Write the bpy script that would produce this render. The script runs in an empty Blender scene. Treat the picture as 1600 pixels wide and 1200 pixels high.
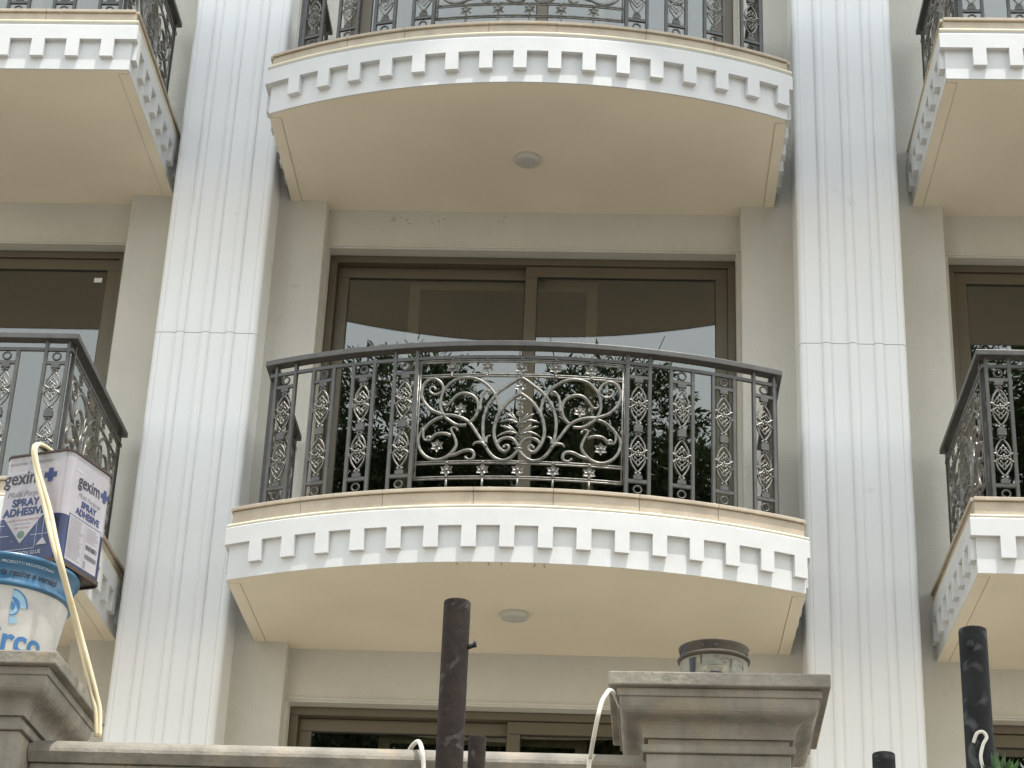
import bpy, bmesh, math, random
from mathutils import Vector, Matrix
random.seed(7)
R = math.radians
scene = bpy.context.scene
col = scene.collection

# ------------------------------------------------------------------ camera, sky, sun, exposure
GZ = 5.85                      # height of the middle balconies' soffit above the ground
cam_d = bpy.data.cameras.new('camera')
cam = bpy.data.objects.new('camera', cam_d)
col.objects.link(cam)
scene.camera = cam
pitch, yaw, roll = 0.452, -0.0565, 0.0432
fw = Vector((math.sin(yaw)*math.cos(pitch), math.cos(yaw)*math.cos(pitch), math.sin(pitch)))
r0 = Vector((math.cos(yaw), -math.sin(yaw), 0))
u0 = r0.cross(fw)
rr = r0*math.cos(roll) + u0*math.sin(roll)
uu = -r0*math.sin(roll) + u0*math.cos(roll)
M = Matrix((rr, uu, -fw)).transposed().to_4x4()
M.translation = Vector((0.5752, -12.3817, GZ-4.1493))
cam.matrix_world = M
cam_d.sensor_width = 36
cam_d.lens = 3211.1/1600*36
cam_d.clip_start = 0.1
cam_d.clip_end = 500

SUN = Vector((0.85, -0.95, 4.0)).normalized()
world = bpy.data.worlds.new('World')
scene.world = world
world.use_nodes = True
wn = world.node_tree
for n in list(wn.nodes): wn.nodes.remove(n)
wo = wn.nodes.new('ShaderNodeOutputWorld')
wb = wn.nodes.new('ShaderNodeBackground')
sky = wn.nodes.new('ShaderNodeTexSky')
sky.sky_type = 'NISHITA'
sky.sun_disc = False
sky.sun_elevation = math.asin(SUN.z)
sky.sun_rotation = math.atan2(SUN.x, SUN.y)
sky.air_density = 2.4
sky.dust_density = 0.8
sky.ozone_density = 0.5
wb.inputs['Strength'].default_value = 0.15
hsv = wn.nodes.new('ShaderNodeHueSaturation')      # hazy summer sky, paler than clear blue
hsv.inputs['Saturation'].default_value = 0.42
wn.links.new(sky.outputs[0], hsv.inputs['Color'])
wn.links.new(hsv.outputs[0], wb.inputs['Color'])
wn.links.new(wb.outputs[0], wo.inputs['Surface'])
sun_d = bpy.data.lights.new('sun', 'SUN')
sun_d.energy = 2.0
sun_d.angle = R(0.55)
sun_d.color = (1.0, 0.965, 0.905)
sun = bpy.data.objects.new('sun', sun_d)
col.objects.link(sun)
sun.rotation_euler = SUN.to_track_quat('Z', 'Y').to_euler()
sun.location = (8, -10, 30)
scene.view_settings.view_transform = 'Standard'
scene.view_settings.look = 'None'
scene.view_settings.gamma = 1
scene.view_settings.use_curve_mapping = False
scene.view_settings.exposure = 1.36
scene.render.engine = 'CYCLES'
scene.cycles.max_bounces = 10
scene.cycles.diffuse_bounces = 6
scene.cycles.glossy_bounces = 5
scene.cycles.transmission_bounces = 6
scene.cycles.transparent_max_bounces = 10
scene.cycles.use_denoising = True

# ------------------------------------------------------------------ materials
def mat(name, c, rough=0.7, metal=0.0, var=0.08, vscale=3.0, c2=None, bump=0.0, bscale=60.0, streak=0.0, dirt=None, spec=0.5, coat=0.0):
    """Principled material; colour wear and fine relief from noise in world position."""
    m = bpy.data.materials.new(name)
    m.use_nodes = True
    t = m.node_tree; N = t.nodes; L = t.links
    b = N['Principled BSDF']
    b.inputs['Roughness'].default_value = rough
    b.inputs['Metallic'].default_value = metal
    b.inputs['Specular IOR Level'].default_value = spec
    b.inputs['Coat Weight'].default_value = coat
    g = N.new('ShaderNodeNewGeometry')
    def noise(scale, detail=5, sc3=None, dist=0.0):
        n = N.new('ShaderNodeTexNoise'); n.inputs['Scale'].default_value = scale; n.inputs['Detail'].default_value = detail
        n.inputs['Distortion'].default_value = dist
        if sc3:
            mp = N.new('ShaderNodeMapping'); mp.inputs['Scale'].default_value = sc3
            L.new(g.outputs['Position'], mp.inputs['Vector']); L.new(mp.outputs[0], n.inputs['Vector'])
        else:
            L.new(g.outputs['Position'], n.inputs['Vector'])
        return n.outputs['Fac']
    c2 = c2 or tuple(max(0, x*(1-2.2*var)) for x in c)
    hi = c if c2 != c else c
    rp = N.new('ShaderNodeValToRGB')
    rp.color_ramp.elements[0].position = 0.30; rp.color_ramp.elements[1].position = 0.68
    rp.color_ramp.elements[0].color = (*c2, 1); rp.color_ramp.elements[1].color = (*hi, 1)
    L.new(noise(vscale, 7), rp.inputs[0])
    out = rp.outputs[0]
    def overlay(fac_socket, lo, hi_, colr, amount):
        nonlocal out
        k = N.new('ShaderNodeMapRange'); k.inputs[1].default_value = lo; k.inputs[2].default_value = hi_; k.inputs[4].default_value = amount
        L.new(fac_socket, k.inputs[0])
        mx = N.new('ShaderNodeMix'); mx.data_type = 'RGBA'
        L.new(k.outputs[0], mx.inputs[0]); L.new(out, mx.inputs[6]); mx.inputs[7].default_value = (*colr, 1)
        out = mx.outputs[2]
    if streak:
        overlay(noise(1.0, 6, (16, 16, 0.9)), 0.50, 0.78, tuple(x*0.6 for x in c2), streak)
    if dirt:
        overlay(noise(dirt[1], 8, None, 1.2), dirt[2], dirt[2]+0.12, dirt[0], dirt[3])
    L.new(out, b.inputs['Base Color'])
    if bump:
        bp = N.new('ShaderNodeBump'); bp.inputs['Strength'].default_value = bump; bp.inputs['Distance'].default_value = 0.004
        L.new(noise(bscale, 6), bp.inputs['Height'])
        L.new(bp.outputs[0], b.inputs['Normal'])
    return m

M_white = mat('white_render', (0.60, 0.60, 0.59), 0.65, var=0.035, vscale=4, bump=0.35, bscale=16)
M_pil = mat('white_cast_panel', (0.79, 0.795, 0.79), 0.6, var=0.02, vscale=1.2, bump=0.10, bscale=40, streak=0.05, dirt=((0.5, 0.47, 0.42), 5.5, 0.70, 0.4))
M_cream = mat('cream_textured_paint', (0.57, 0.55, 0.49), 0.85, var=0.04, vscale=2.0, bump=1.3, bscale=60, streak=0.08, dirt=((0.30, 0.27, 0.22), 3.2, 0.70, 0.35))
M_soffit = mat('cream_ceiling_paint', (0.82, 0.735, 0.585), 0.5, var=0.045, vscale=1.3, bump=0.12, bscale=8)
M_bead = mat('yellow_cream_bead', (0.76, 0.70, 0.54), 0.6, var=0.03)
M_stone = mat('beige_coping_stone', (0.47, 0.395, 0.30), 0.6, var=0.10, vscale=9, bump=0.25, bscale=45, dirt=((0.56, 0.49, 0.40), 14, 0.62, 0.6))
M_iron = mat('dark_grey_painted_iron', (0.085, 0.082, 0.076), 0.45, metal=0.15, var=0.15, vscale=12, bump=0.25, bscale=60)
M_silver = mat('pewter_rubbed_iron', (0.25, 0.24, 0.215), 0.38, metal=0.65, var=0.25, vscale=30, bump=0.3, bscale=120)
M_frame = mat('bronze_window_aluminium', (0.125, 0.105, 0.070), 0.40, metal=0.25, var=0.04)
M_rubber = mat('black_gasket', (0.012, 0.012, 0.012), 0.6)
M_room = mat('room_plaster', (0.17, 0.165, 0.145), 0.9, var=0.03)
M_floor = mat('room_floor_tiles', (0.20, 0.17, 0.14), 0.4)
M_concrete = mat('weathered_cast_stone', (0.30, 0.272, 0.225), 0.85, var=0.20, vscale=7, bump=1.3, bscale=42, streak=0.5, dirt=((0.34, 0.26, 0.17), 4.0, 0.56, 0.5))
M_rust = mat('rusty_brown_pipe', (0.026, 0.018, 0.014), 0.8, spec=0.2, var=0.22, vscale=14, bump=0.6, bscale=60, dirt=((0.13, 0.12, 0.11), 26, 0.60, 0.45))
M_pipe = mat('dusty_black_pipe', (0.022, 0.022, 0.023), 0.8, spec=0.2, var=0.22, vscale=16, bump=0.6, bscale=60, dirt=((0.12, 0.12, 0.12), 22, 0.52, 0.5))
M_opal = mat('opal_lamp_plastic', (0.50, 0.485, 0.44), 0.4, var=0.02)
M_ground = mat('pale_paving', (0.265, 0.236, 0.19), 0.9, var=0.12, vscale=0.6, bump=0.4, bscale=20)
M_road = mat('pale_dusty_lane', (0.21, 0.197, 0.175), 0.9, var=0.15, vscale=3, bump=0.6, bscale=90)
M_hose = mat('cream_hose', (0.74, 0.63, 0.42), 0.45, var=0.08, vscale=14, dirt=((0.55, 0.36, 0.12), 9, 0.60, 0.6))
M_cable = mat('white_cable', (0.70, 0.66, 0.58), 0.5, var=0.06, vscale=20)
M_bark = mat('tree_bark', (0.10, 0.075, 0.05), 0.9, var=0.25, vscale=8, bump=0.8, bscale=30)

def glass_mat():
    m = bpy.data.materials.new('tinted_window_glass'); m.use_nodes = True
    t = m.node_tree; N = t.nodes; L = t.links
    for n in list(N): N.remove(n)
    o = N.new('ShaderNodeOutputMaterial')
    tr = N.new('ShaderNodeBsdfTransparent'); tr.inputs[0].default_value = (0.60, 0.60, 0.55, 1)
    gl = N.new('ShaderNodeBsdfGlossy'); gl.inputs['Roughness'].default_value = 0.0; gl.inputs[0].default_value = (1.0, 0.985, 0.94, 1)
    fr = N.new('ShaderNodeFresnel'); fr.inputs['IOR'].default_value = 1.5
    g = N.new('ShaderNodeNewGeometry')
    nz = N.new('ShaderNodeTexNoise'); nz.inputs['Scale'].default_value = 1.1; nz.inputs['Detail'].default_value = 1
    L.new(g.outputs['Position'], nz.inputs['Vector'])
    bp = N.new('ShaderNodeBump'); bp.inputs['Strength'].default_value = 0.03; bp.inputs['Distance'].default_value = 0.02
    L.new(nz.outputs['Fac'], bp.inputs['Height']); L.new(bp.outputs[0], gl.inputs['Normal'])
    ad = N.new('ShaderNodeMath'); ad.operation = 'ADD'; ad.inputs[1].default_value = 0.075; ad.use_clamp = True
    L.new(fr.outputs[0], ad.inputs[0])
    mx = N.new('ShaderNodeMixShader')
    L.new(ad.outputs[0], mx.inputs[0]); L.new(tr.outputs[0], mx.inputs[1]); L.new(gl.outputs[0], mx.inputs[2])
    L.new(mx.outputs[0], o.inputs['Surface'])
    return m
M_glass = glass_mat()

def leaf_mat(name, c):
    m = bpy.data.materials.new(name); m.use_nodes = True
    t = m.node_tree; N = t.nodes; L = t.links
    b = N['Principled BSDF']; b.inputs['Roughness'].default_value = 0.5
    g = N.new('ShaderNodeNewGeometry')
    rp = N.new('ShaderNodeValToRGB')
    rp.color_ramp.elements[0].color = (*[x*0.55 for x in c], 1); rp.color_ramp.elements[1].color = (*[x*1.35 for x in c], 1)
    L.new(g.outputs['Random Per Island'], rp.inputs[0]); L.new(rp.outputs[0], b.inputs['Base Color'])
    tl = N.new('ShaderNodeBsdfTranslucent'); L.new(rp.outputs[0], tl.inputs[0])
    mx = N.new('ShaderNodeMixShader'); mx.inputs[0].default_value = 0.3
    L.new(b.outputs[0], mx.inputs[1]); L.new(tl.outputs[0], mx.inputs[2])
    L.new(mx.outputs[0], N['Material Output'].inputs['Surface'])
    return m
M_leaf = leaf_mat('green_leaves', (0.055, 0.085, 0.03))

# ------------------------------------------------------------------ mesh helpers
class MB:
    """collects vertices and faces, then links them as one mesh object"""
    def __init__(s): s.v = []; s.f = []; s.sm = []
    def add(s, vs, fs, smooth=False):
        o = len(s.v); s.v += [tuple(p) for p in vs]
        for f in fs: s.f.append([i+o for i in f]); s.sm.append(smooth)
        return s
    def box(s, x0, x1, y0, y1, z0, z1):
        return s.add([(x0,y0,z0),(x1,y0,z0),(x1,y1,z0),(x0,y1,z0),(x0,y0,z1),(x1,y0,z1),(x1,y1,z1),(x0,y1,z1)],
                     [(0,3,2,1),(4,5,6,7),(0,1,5,4),(1,2,6,5),(2,3,7,6),(3,0,4,7)])
    def prism(s, poly, z0, z1):
        n = len(poly)
        a = sum(poly[i][0]*poly[(i+1)%n][1]-poly[(i+1)%n][0]*poly[i][1] for i in range(n))
        if a < 0: poly = poly[::-1]
        return s.add([(x,y,z0) for x,y in poly]+[(x,y,z1) for x,y in poly],
                     [tuple(range(n))[::-1], tuple(range(n,2*n))]+[(i,(i+1)%n,n+(i+1)%n,n+i) for i in range(n)])
    def sweep(s, path, prof, closed=False, smooth=False):
        """path: plan points with outward on the right-hand side; prof: closed list of (outward offset, z)"""
        n = len(path); k = len(prof); vs = []
        for i in range(n):
            p = Vector(path[i])
            def nrm(a, b):
                d = (Vector(b)-Vector(a)).normalized(); return Vector((d.y, -d.x))
            if closed or 0 < i < n-1:
                n1 = nrm(path[i-1], path[i]); n2 = nrm(path[i], path[(i+1) % n])
                m = (n1+n2); m = m/max(0.2, m.dot(n1)) if m.length > 1e-6 else n1
            elif i == 0: m = nrm(path[0], path[1])
            else: m = nrm(path[-2], path[-1])
            for o, z in prof: vs.append((p.x+m.x*o, p.y+m.y*o, z))
        fs = []
        for i in range(n if closed else n-1):
            j = (i+1) % n
            for a in range(k):
                b = (a+1) % k
                fs.append((i*k+a, j*k+a, j*k+b, i*k+b))
        if not closed:
            fs.append(tuple(range(k))); fs.append(tuple((n-1)*k+a for a in range(k))[::-1])
        return s.add(vs, fs, smooth)
    def tube(s, pts, rad, n=6, flat=1.0, cap=True):
        pts = [Vector(p) for p in pts]
        if not hasattr(rad, '__len__'): rad = [rad]*len(pts)
        vs = []; up = None
        for i, p in enumerate(pts):
            d = (pts[min(i+1, len(pts)-1)]-pts[max(i-1, 0)])
            d = d.normalized() if d.length > 1e-9 else Vector((0,0,1))
            if up is None:
                up = Vector((0,1,0)) if abs(d.y) < 0.9 else Vector((1,0,0))
            a = (up-d*up.dot(d))
            a = a.normalized() if a.length > 1e-6 else d.orthogonal().normalized()
            up = a; b = d.cross(a)
            for q in range(n):
                t = 2*math.pi*q/n
                vs.append(p+a*(rad[i]*math.cos(t)*flat)+b*(rad[i]*math.sin(t)))
        fs = []
        for i in range(len(pts)-1):
            for q in range(n):
                w = (q+1) % n
                fs.append((i*n+q, i*n+w, (i+1)*n+w, (i+1)*n+q))
        if cap:
            fs.append(tuple(range(n))[::-1]); fs.append(tuple((len(pts)-1)*n+q for q in range(n)))
        return s.add(vs, fs, True)
    def ball(s, c, r, n=6, m=4, sq=(1,1,1)):
        vs = [(c[0], c[1], c[2]+r*sq[2])]
        for i in range(1, m):
            a = math.pi*i/m
            for j in range(n):
                b = 2*math.pi*j/n
                vs.append((c[0]+r*sq[0]*math.sin(a)*math.cos(b), c[1]+r*sq[1]*math.sin(a)*math.sin(b), c[2]+r*sq[2]*math.cos(a)))
        vs.append((c[0], c[1], c[2]-r*sq[2]))
        fs = [(0, 1+j, 1+(j+1) % n) for j in range(n)]
        for i in range(m-2):
            for j in range(n):
                fs.append((1+i*n+j, 1+(i+1)*n+j, 1+(i+1)*n+(j+1) % n, 1+i*n+(j+1) % n))
        e = len(vs)-1
        fs += [(e, 1+(m-2)*n+(j+1) % n, 1+(m-2)*n+j) for j in range(n)]
        return s.add(vs, fs, True)
    def lathe(s, prof, n=32, c=(0,0), smooth=True):
        vs = []
        for r, z in prof:
            for j in range(n):
                a = 2*math.pi*j/n
                vs.append((c[0]+r*math.cos(a), c[1]+r*math.sin(a), z))
        fs = []
        for i in range(len(prof)-1):
            for j in range(n):
                w = (j+1) % n
                fs.append((i*n+j, i*n+w, (i+1)*n+w, (i+1)*n+j))
        return s.add(vs, fs, smooth)
    def mesh(s, name, m, bevel=0.0, seg=2):
        me = bpy.data.meshes.new(name)
        me.from_pydata(s.v, [], s.f)
        me.polygons.foreach_set('use_smooth', s.sm)
        if bevel:
            bm = bmesh.new(); bm.from_mesh(me)
            bmesh.ops.recalc_face_normals(bm, faces=bm.faces)
            es = [e for e in bm.edges if len(e.link_faces) == 2 and e.calc_face_angle(0) > 0.6]
            bmesh.ops.bevel(bm, geom=es, offset=bevel, segments=seg, profile=0.5, affect='EDGES', clamp_overlap=True)
            bm.to_mesh(me); bm.free()
        else:
            bm = bmesh.new(); bm.from_mesh(me); bmesh.ops.recalc_face_normals(bm, faces=bm.faces); bm.to_mesh(me); bm.free()
        me.materials.append(m)
        me.update()
        return me
    def build(s, name, m, parent=None, bevel=0.0, seg=2, loc=None):
        return link(name, s.mesh(name, m, bevel, seg), parent, loc)

def link(name, me, parent=None, loc=None, rotz=0.0, rot=None):
    o = bpy.data.objects.new(name, me)
    col.objects.link(o)
    if parent is not None: o.parent = parent
    if loc is not None: o.location = loc
    if rot is not None: o.rotation_euler = rot
    elif rotz: o.rotation_euler = (0, 0, rotz)
    return o

def thing(name, label, cat, loc=(0,0,0), rotz=0.0, group=None, kind=None):
    o = bpy.data.objects.new(name, None)
    o.empty_display_size = 0.2
    col.objects.link(o)
    o.location = loc; o.rotation_euler = (0, 0, rotz)
    return tag(o, label, cat, group, kind)

def tag(o, label=None, cat=None, group=None, kind=None):
    if label: o['label'] = label
    if cat: o['category'] = cat
    if group: o['group'] = group
    if kind: o['kind'] = kind
    return o

def smooth_pts(pts, k=4):
    """Catmull-Rom through the points"""
    P = [Vector(p) for p in pts]; out = []
    for i in range(len(P)-1):
        a = P[max(i-1, 0)]; b = P[i]; c = P[i+1]; d = P[min(i+2, len(P)-1)]
        for j in range(k):
            t = j/k
            out.append(0.5*((2*b)+(c-a)*t+(2*a-5*b+4*c-d)*t*t+(3*b-a-3*c+d)*t**3))
    out.append(P[-1])
    return out

def resample(path, t0, t1, n):
    """points of a plan polyline between arc lengths t0 and t1, corners kept"""
    L = [0]
    for a, b in zip(path, path[1:]): L.append(L[-1]+math.hypot(b[0]-a[0], b[1]-a[1]))
    def at(t):
        for i in range(len(path)-1):
            if t <= L[i+1] or i == len(path)-2:
                k = (t-L[i])/max(1e-9, L[i+1]-L[i]); return (path[i][0]+(path[i+1][0]-path[i][0])*k, path[i][1]+(path[i+1][1]-path[i][1])*k)
    return [at(t0)]+[path[i] for i in range(len(path)) if t0+1e-4 < L[i] < t1-1e-4]+[at(t1)]
def plen(path): return sum(math.hypot(b[0]-a[0], b[1]-a[1]) for a, b in zip(path, path[1:]))
def ptan(path, t):
    """point and direction angle at an arc length"""
    L = 0
    for a, b in zip(path, path[1:]):
        l = math.hypot(b[0]-a[0], b[1]-a[1])
        if t <= L+l+1e-9:
            k = (t-L)/l; return (a[0]+(b[0]-a[0])*k, a[1]+(b[1]-a[1])*k), math.atan2(b[1]-a[1], b[0]-a[0])
        L += l
    a, b = path[-2], path[-1]
    return b, math.atan2(b[1]-a[1], b[0]-a[0])
def offset_path(path, o):
    out = []
    n = len(path)
    for i in range(n):
        def nrm(a, b):
            d = (Vector(b)-Vector(a)).normalized(); return Vector((d.y, -d.x))
        if 0 < i < n-1:
            n1 = nrm(path[i-1], path[i]); n2 = nrm(path[i], path[i+1]); m = n1+n2; m = m/m.dot(n1)
        elif i == 0: m = nrm(path[0], path[1])
        else: m = nrm(path[-2], path[-1])
        out.append((path[i][0]+m.x*o, path[i][1]+m.y*o))
    return out
def arc_path(w, d0, d1, n=40):
    """front arc of a bowed balcony from (-w,-d0) over (0,-d1) to (w,-d0)"""
    sg = d1-d0; Rr = (w*w+sg*sg)/(2*sg); cy = -d1+Rr; a = math.asin(w/Rr)
    return [(Rr*math.sin(-a+2*a*i/n), cy-Rr*math.cos(-a+2*a*i/n)) for i in range(n+1)]

# ------------------------------------------------------------------ ground
g = MB(); g.add([(-300,-300,0),(300,-300,0),(300,300,0),(-300,300,0)], [(0,1,2,3)])
tag(g.build('ground', M_ground), 'pale paved ground in front of the building', kind='structure')
g = MB(); g.add([(-300,-300,.004),(300,-300,.004),(300,-7.3,.004),(-300,-7.3,.004)], [(0,1,2,3)])
tag(g.build('road', M_road), 'pale dusty lane outside the boundary wall', kind='structure')

# ------------------------------------------------------------------ the building
H = 3.3
TOP = GZ+3*H+.30     # underside of the roof slab is 9.9 m above the middle soffits
bld = thing('apartment_building', 'cream apartment building front with white reeded pilasters and stacked balconies', 'building')
RECESS = [(-5.80, -2.87), (-1.48, 1.415), (2.81, 5.74)]        # bays between the piers
OPEN = [(-5.775, -2.908), (-1.462, 1.39), (2.85, 5.715)]
for (a, b), (c, d) in zip(RECESS, OPEN):
    w = MB()
    w.box(a, b, .13, .36, 0, GZ-H+.35)
    for k in (-1, 0, 1, 2):
        z = GZ+k*H
        w.box(a, b, .13, .36, z+2.972, z+H+(.35 if k < 2 else 0))
        w.box(a, c, .13, .36, z+.35, z+2.972); w.box(d, b, .13, .36, z+.35, z+2.972)
    w.build('wall', M_cream, bld)
    for k in (-1, 0, 1, 2):
        z = GZ+k*H
        t = MB()
        t.sweep([(a+.004, .130), (b-.004, .130)], [(-.004, z+2.985), (.009, z+2.985), (.013, z+2.994), (.009, z+3.003), (-.004, z+3.003)])
        t.build('lintel_moulding', M_cream, bld)
        r = MB()
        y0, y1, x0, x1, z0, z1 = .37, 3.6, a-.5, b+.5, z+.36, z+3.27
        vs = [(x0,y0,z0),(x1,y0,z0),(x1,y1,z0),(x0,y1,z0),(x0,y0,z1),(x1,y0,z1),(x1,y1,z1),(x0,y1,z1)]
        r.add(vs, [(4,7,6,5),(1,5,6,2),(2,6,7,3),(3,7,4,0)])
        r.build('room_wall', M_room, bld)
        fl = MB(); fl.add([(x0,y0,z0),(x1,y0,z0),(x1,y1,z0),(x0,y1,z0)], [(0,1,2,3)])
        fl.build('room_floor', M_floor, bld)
for a, b in ((-2.87, -1.48), (1.415, 2.81), (-7.3, -5.80), (5.74, 7.2)):
    p = MB(); p.box(a, b, 0, .40, 0, TOP-.3)
    p.build('pier', M_cream, bld, bevel=.008)
# reeded pilasters: a core and stacked cast panels with open joints
def pil_profile(w):
    s = w/0.688
    P = [(0, -.06)]
    for i in range(7):
        a = math.pi/2*i/6; P.append((.040*(1-math.cos(a)), -.034+.034*math.sin(a)))
    def groove(x): P.extend([(x-.0022, 0), (x-.0007, -.004), (x+.0007, -.004), (x+.0022, 0)])
    def reed(a, b, c, d):
        P.extend([(a-.0018, 0), (a, -.003), (b-.0035, -.0012), (b-.0012, -.003)])
        for i in range(1, 12):
            t = math.pi*i/12; P.append((b+(c-b)*(1-math.cos(t))/2, .019*math.sin(t)**.85-.002))
        P.extend([(c+.0012, -.003), (c+.0035, -.0012), (d, -.003), (d+.0018, 0)])
    groove(.044)
    reed(.131, .146, .203, .213); reed(.299, .314, .372, .383); reed(.467, .479, .538, .550)
    groove(.636)
    for i in range(7):
        a = math.pi/2*i/6; P.append((.648+.040*math.sin(a), -.034+.034*math.cos(a)))
    P.append((.688, -.06))
    return [(x*s, d) for x, d in P]
for x0, x1 in ((-2.506, -1.818), (1.768, 2.466), (-6.80, -6.11), (6.05, 6.74)):
    c = MB(); c.box(x0+.004, x1-.004, -.285, 0.0, 0, TOP-.3)
    core = c.build('pilaster', M_pil, bld)
    prof = pil_profile(x1-x0)
    for z0, z1 in ((-GZ, -4.55), (-4.55, -1.25), (-1.25, 2.05), (2.05, 5.35), (5.35, 8.65), (8.65, 9.89)):
        m = MB(); m.prism([(x0+x, -.33-d) for x, d in prof], GZ+z0+.002, GZ+z1-.003)
        m.build('reeded_panel', M_pil, core)
# the deep roof slab whose eave keeps the wall and the pilasters in shade
m = MB(); m.box(-10.5, 10.5, -2.99, 4.6, TOP-.295, TOP+.05); m.build('roof', M_white, bld)

# ------------------------------------------------------------------ balconies
def dentil_mesh(pj):
    m = MB(); m.box(-.042, .042, -pj, .01, .085, .215); return m.mesh('dentil', M_white, bevel=0)

def balcony(label, loc, path, front_dent, side_dent, notch, group, corner_ids, proud, cove=0.0):
    b = thing('balcony', label, 'balcony', loc, group=group)
    pj = proud; me_d = dentil_mesh(pj)
    a, c = notch
    foot = [(x, y) for x, y in path]
    poly = foot+[(c, 0), (c, .13), (a, .13), (a, 0)]
    m = MB(); m.prism(poly, .012, .34); m.build('slab', M_soffit, b)
    x0, x1 = path[0][0], path[-1][0]; dl = -path[1][1]-.05
    for s0, s1 in ((x0, x0+.070), (x1-.070, x1)):
        m = MB(); m.box(s0, s1, -dl, 0, 0, .0122); m.build('soffit_border', M_soffit, b)
    g1 = .0745
    pan = [(x0+g1, 0), (x0+g1, -dl-.004), (x0+.0005, -dl-.004)]+[(x, y+.0005) for x, y in path[1:-1]]+[(x1-.0005, -dl-.004), (x1-g1, -dl-.004), (x1-g1, 0)]
    m = MB(); m.prism(pan+[(c, 0), (c, .129), (a, .129), (a, 0)], .0012 if not cove else .0045, .0125); m.build('soffit_panel', M_soffit, b)
    m = MB(); m.sweep(path, [(-.01, .0015), (.003, .0015), (.003, .33), (-.01, .33)]); m.build('fascia', M_white, b)
    m = MB(); m.sweep(path, [(-.01, .215), (pj, .215), (pj, .318), (pj-.006, .326), (-.01, .326)]); m.build('fascia_band', M_white, b)
    cv = cove; m = MB(); m.sweep(path, [(-.01, .326+cv), (pj-.012, .326+cv), (pj-.004, .331+cv), (pj-.002, .338+cv), (pj-.006, .345+cv), (-.01, .345+cv)]); m.build('bead_moulding', M_bead, b)
    if cove:
        m = MB(); m.sweep(path, [(-.01, .3262), (pj-.020, .3262), (pj-.016, .326+cove*.6), (pj-.010, .326+cove), (-.01, .326+cove)]); m.build('cove_moulding', M_white, b)
    inner = offset_path(path, -.012)
    inner[0] = (inner[0][0], 0); inner[-1] = (inner[-1][0], 0)
    m = MB(); m.prism(inner, .34, .43); m.build('floor_bed', M_stone, b)
    # coping: stone face pieces and thin top slabs, with open joints; each wall-to-corner run is cut by itself
    P = [0]
    for i in corner_ids: P.append(plen(path[:i+1]))
    P.append(plen(path))
    rnd = random.Random(sum(map(ord, label)))
    for s0, s1 in zip(P, P[1:]):
        n = max(1, round((s1-s0)/.52)); 
        cuts = [s0]+[s0+(s1-s0)*(i+rnd.uniform(-.12, .12))/n for i in range(1, n)]+[s1]
        for u, v in zip(cuts, cuts[1:]):
            e0 = .0015 if u > s0+1e-6 else (.0 if u == 0 else -.014)
            e1 = .0015 if v < s1-1e-6 else (.0 if v == P[-1] else -.014)
            uu_, vv_ = max(u, s0)+max(e0, 0), v-max(e1, 0)
            d = rnd.uniform(-.0012, .0012)
            q = resample(path, uu_, vv_, 0)
            m = MB(); m.sweep(q, [(-.05, .346+cove), (pj-.029+d, .346+cove), (pj-.029+d, .431), (-.05, .431)]); m.build('coping_stone', M_stone, b)
            m = MB(); m.sweep(q, [(-.22, .435), (pj-.018+d, .435), (pj-.014+d, .438), (pj-.014+d, .454), (pj-.018+d, .458), (-.22, .458)]); m.build('coping_slab', M_stone, b)
    for s in front_dent+side_dent:
        (x, y), an = ptan(path, s)
        link('dentil', me_d, b, (x, y, 0), rotz=an)
    return b

CP = [(-1.69, 0)]+arc_path(1.69, 1.10, 1.50)+[(1.69, 0)]
LP = [(-6.3, 0), (-6.3, -1.55), (-2.58, -1.55), (-2.58, 0)]
RP = [(2.606, 0), (2.606, -1.55), (6.2, -1.55), (6.2, 0)]
def dents_center():
    s1 = plen(CP)-1.10; f = [s1-.043-.2175*i for i in range(17)]
    sd = [1.10-.14-.21*i for i in range(5)]+[s1+.17+.21*i for i in range(5)]
    return [x for x in f if x > 1.10+.09], [x for x in sd if x > .05]
def dents_left(o):
    s1 = 1.55+3.72
    return [s1-o-.2265*i for i in range(16)], [s1+.055+.2*i for i in range(8)]+[1.55-.055-.2*i for i in range(8)]
def dents_right(o):
    s0 = 1.55
    return [s0+o+.2265*i for i in range(15)], [s0-.055-.2*i for i in range(8)]+[s0+3.594+.055+.2*i for i in range(8)]
G_BAL = 'white dentilled balconies on the front'
ca = [1, len(CP)-2]
SX = -.045
cf, cs = dents_center()
BZ = {}
bc = balcony('bowed white balcony at the centre of the picture, below the wide sliding window', (0, 0, GZ+.02), CP, cf, cs, RECESS[1], G_BAL, ca, .031)
balcony('bowed white balcony at the top centre, directly above the wide sliding window', (SX, 0, GZ+H-.025), CP, cf, cs, (RECESS[1][0]-SX, RECESS[1][1]-SX), G_BAL, ca, .042, .018)
f, s_ = dents_left(.15)
balcony('straight white balcony mostly hidden behind the adhesive tin at left', (0, 0, GZ+.0), LP, f, s_, RECESS[0], G_BAL, [1, 2], .034)
balcony('straight white balcony cut by the upper left corner of the photo', (0, 0, GZ+H), LP, f, s_, RECESS[0], G_BAL, [1, 2], .036, .018)
f, s_ = dents_right(.17)
balcony('straight white balcony at the right edge, just above the tall black pipe', (0, 0, GZ), RP, f, s_, RECESS[2], G_BAL, [1, 2], .034)
f, s_ = dents_right(.21)
balcony('straight white balcony cut by the upper right corner of the photo', (0, 0, GZ+H), RP, f, s_, RECESS[2], G_BAL, [1, 2], .036, .018)

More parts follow.
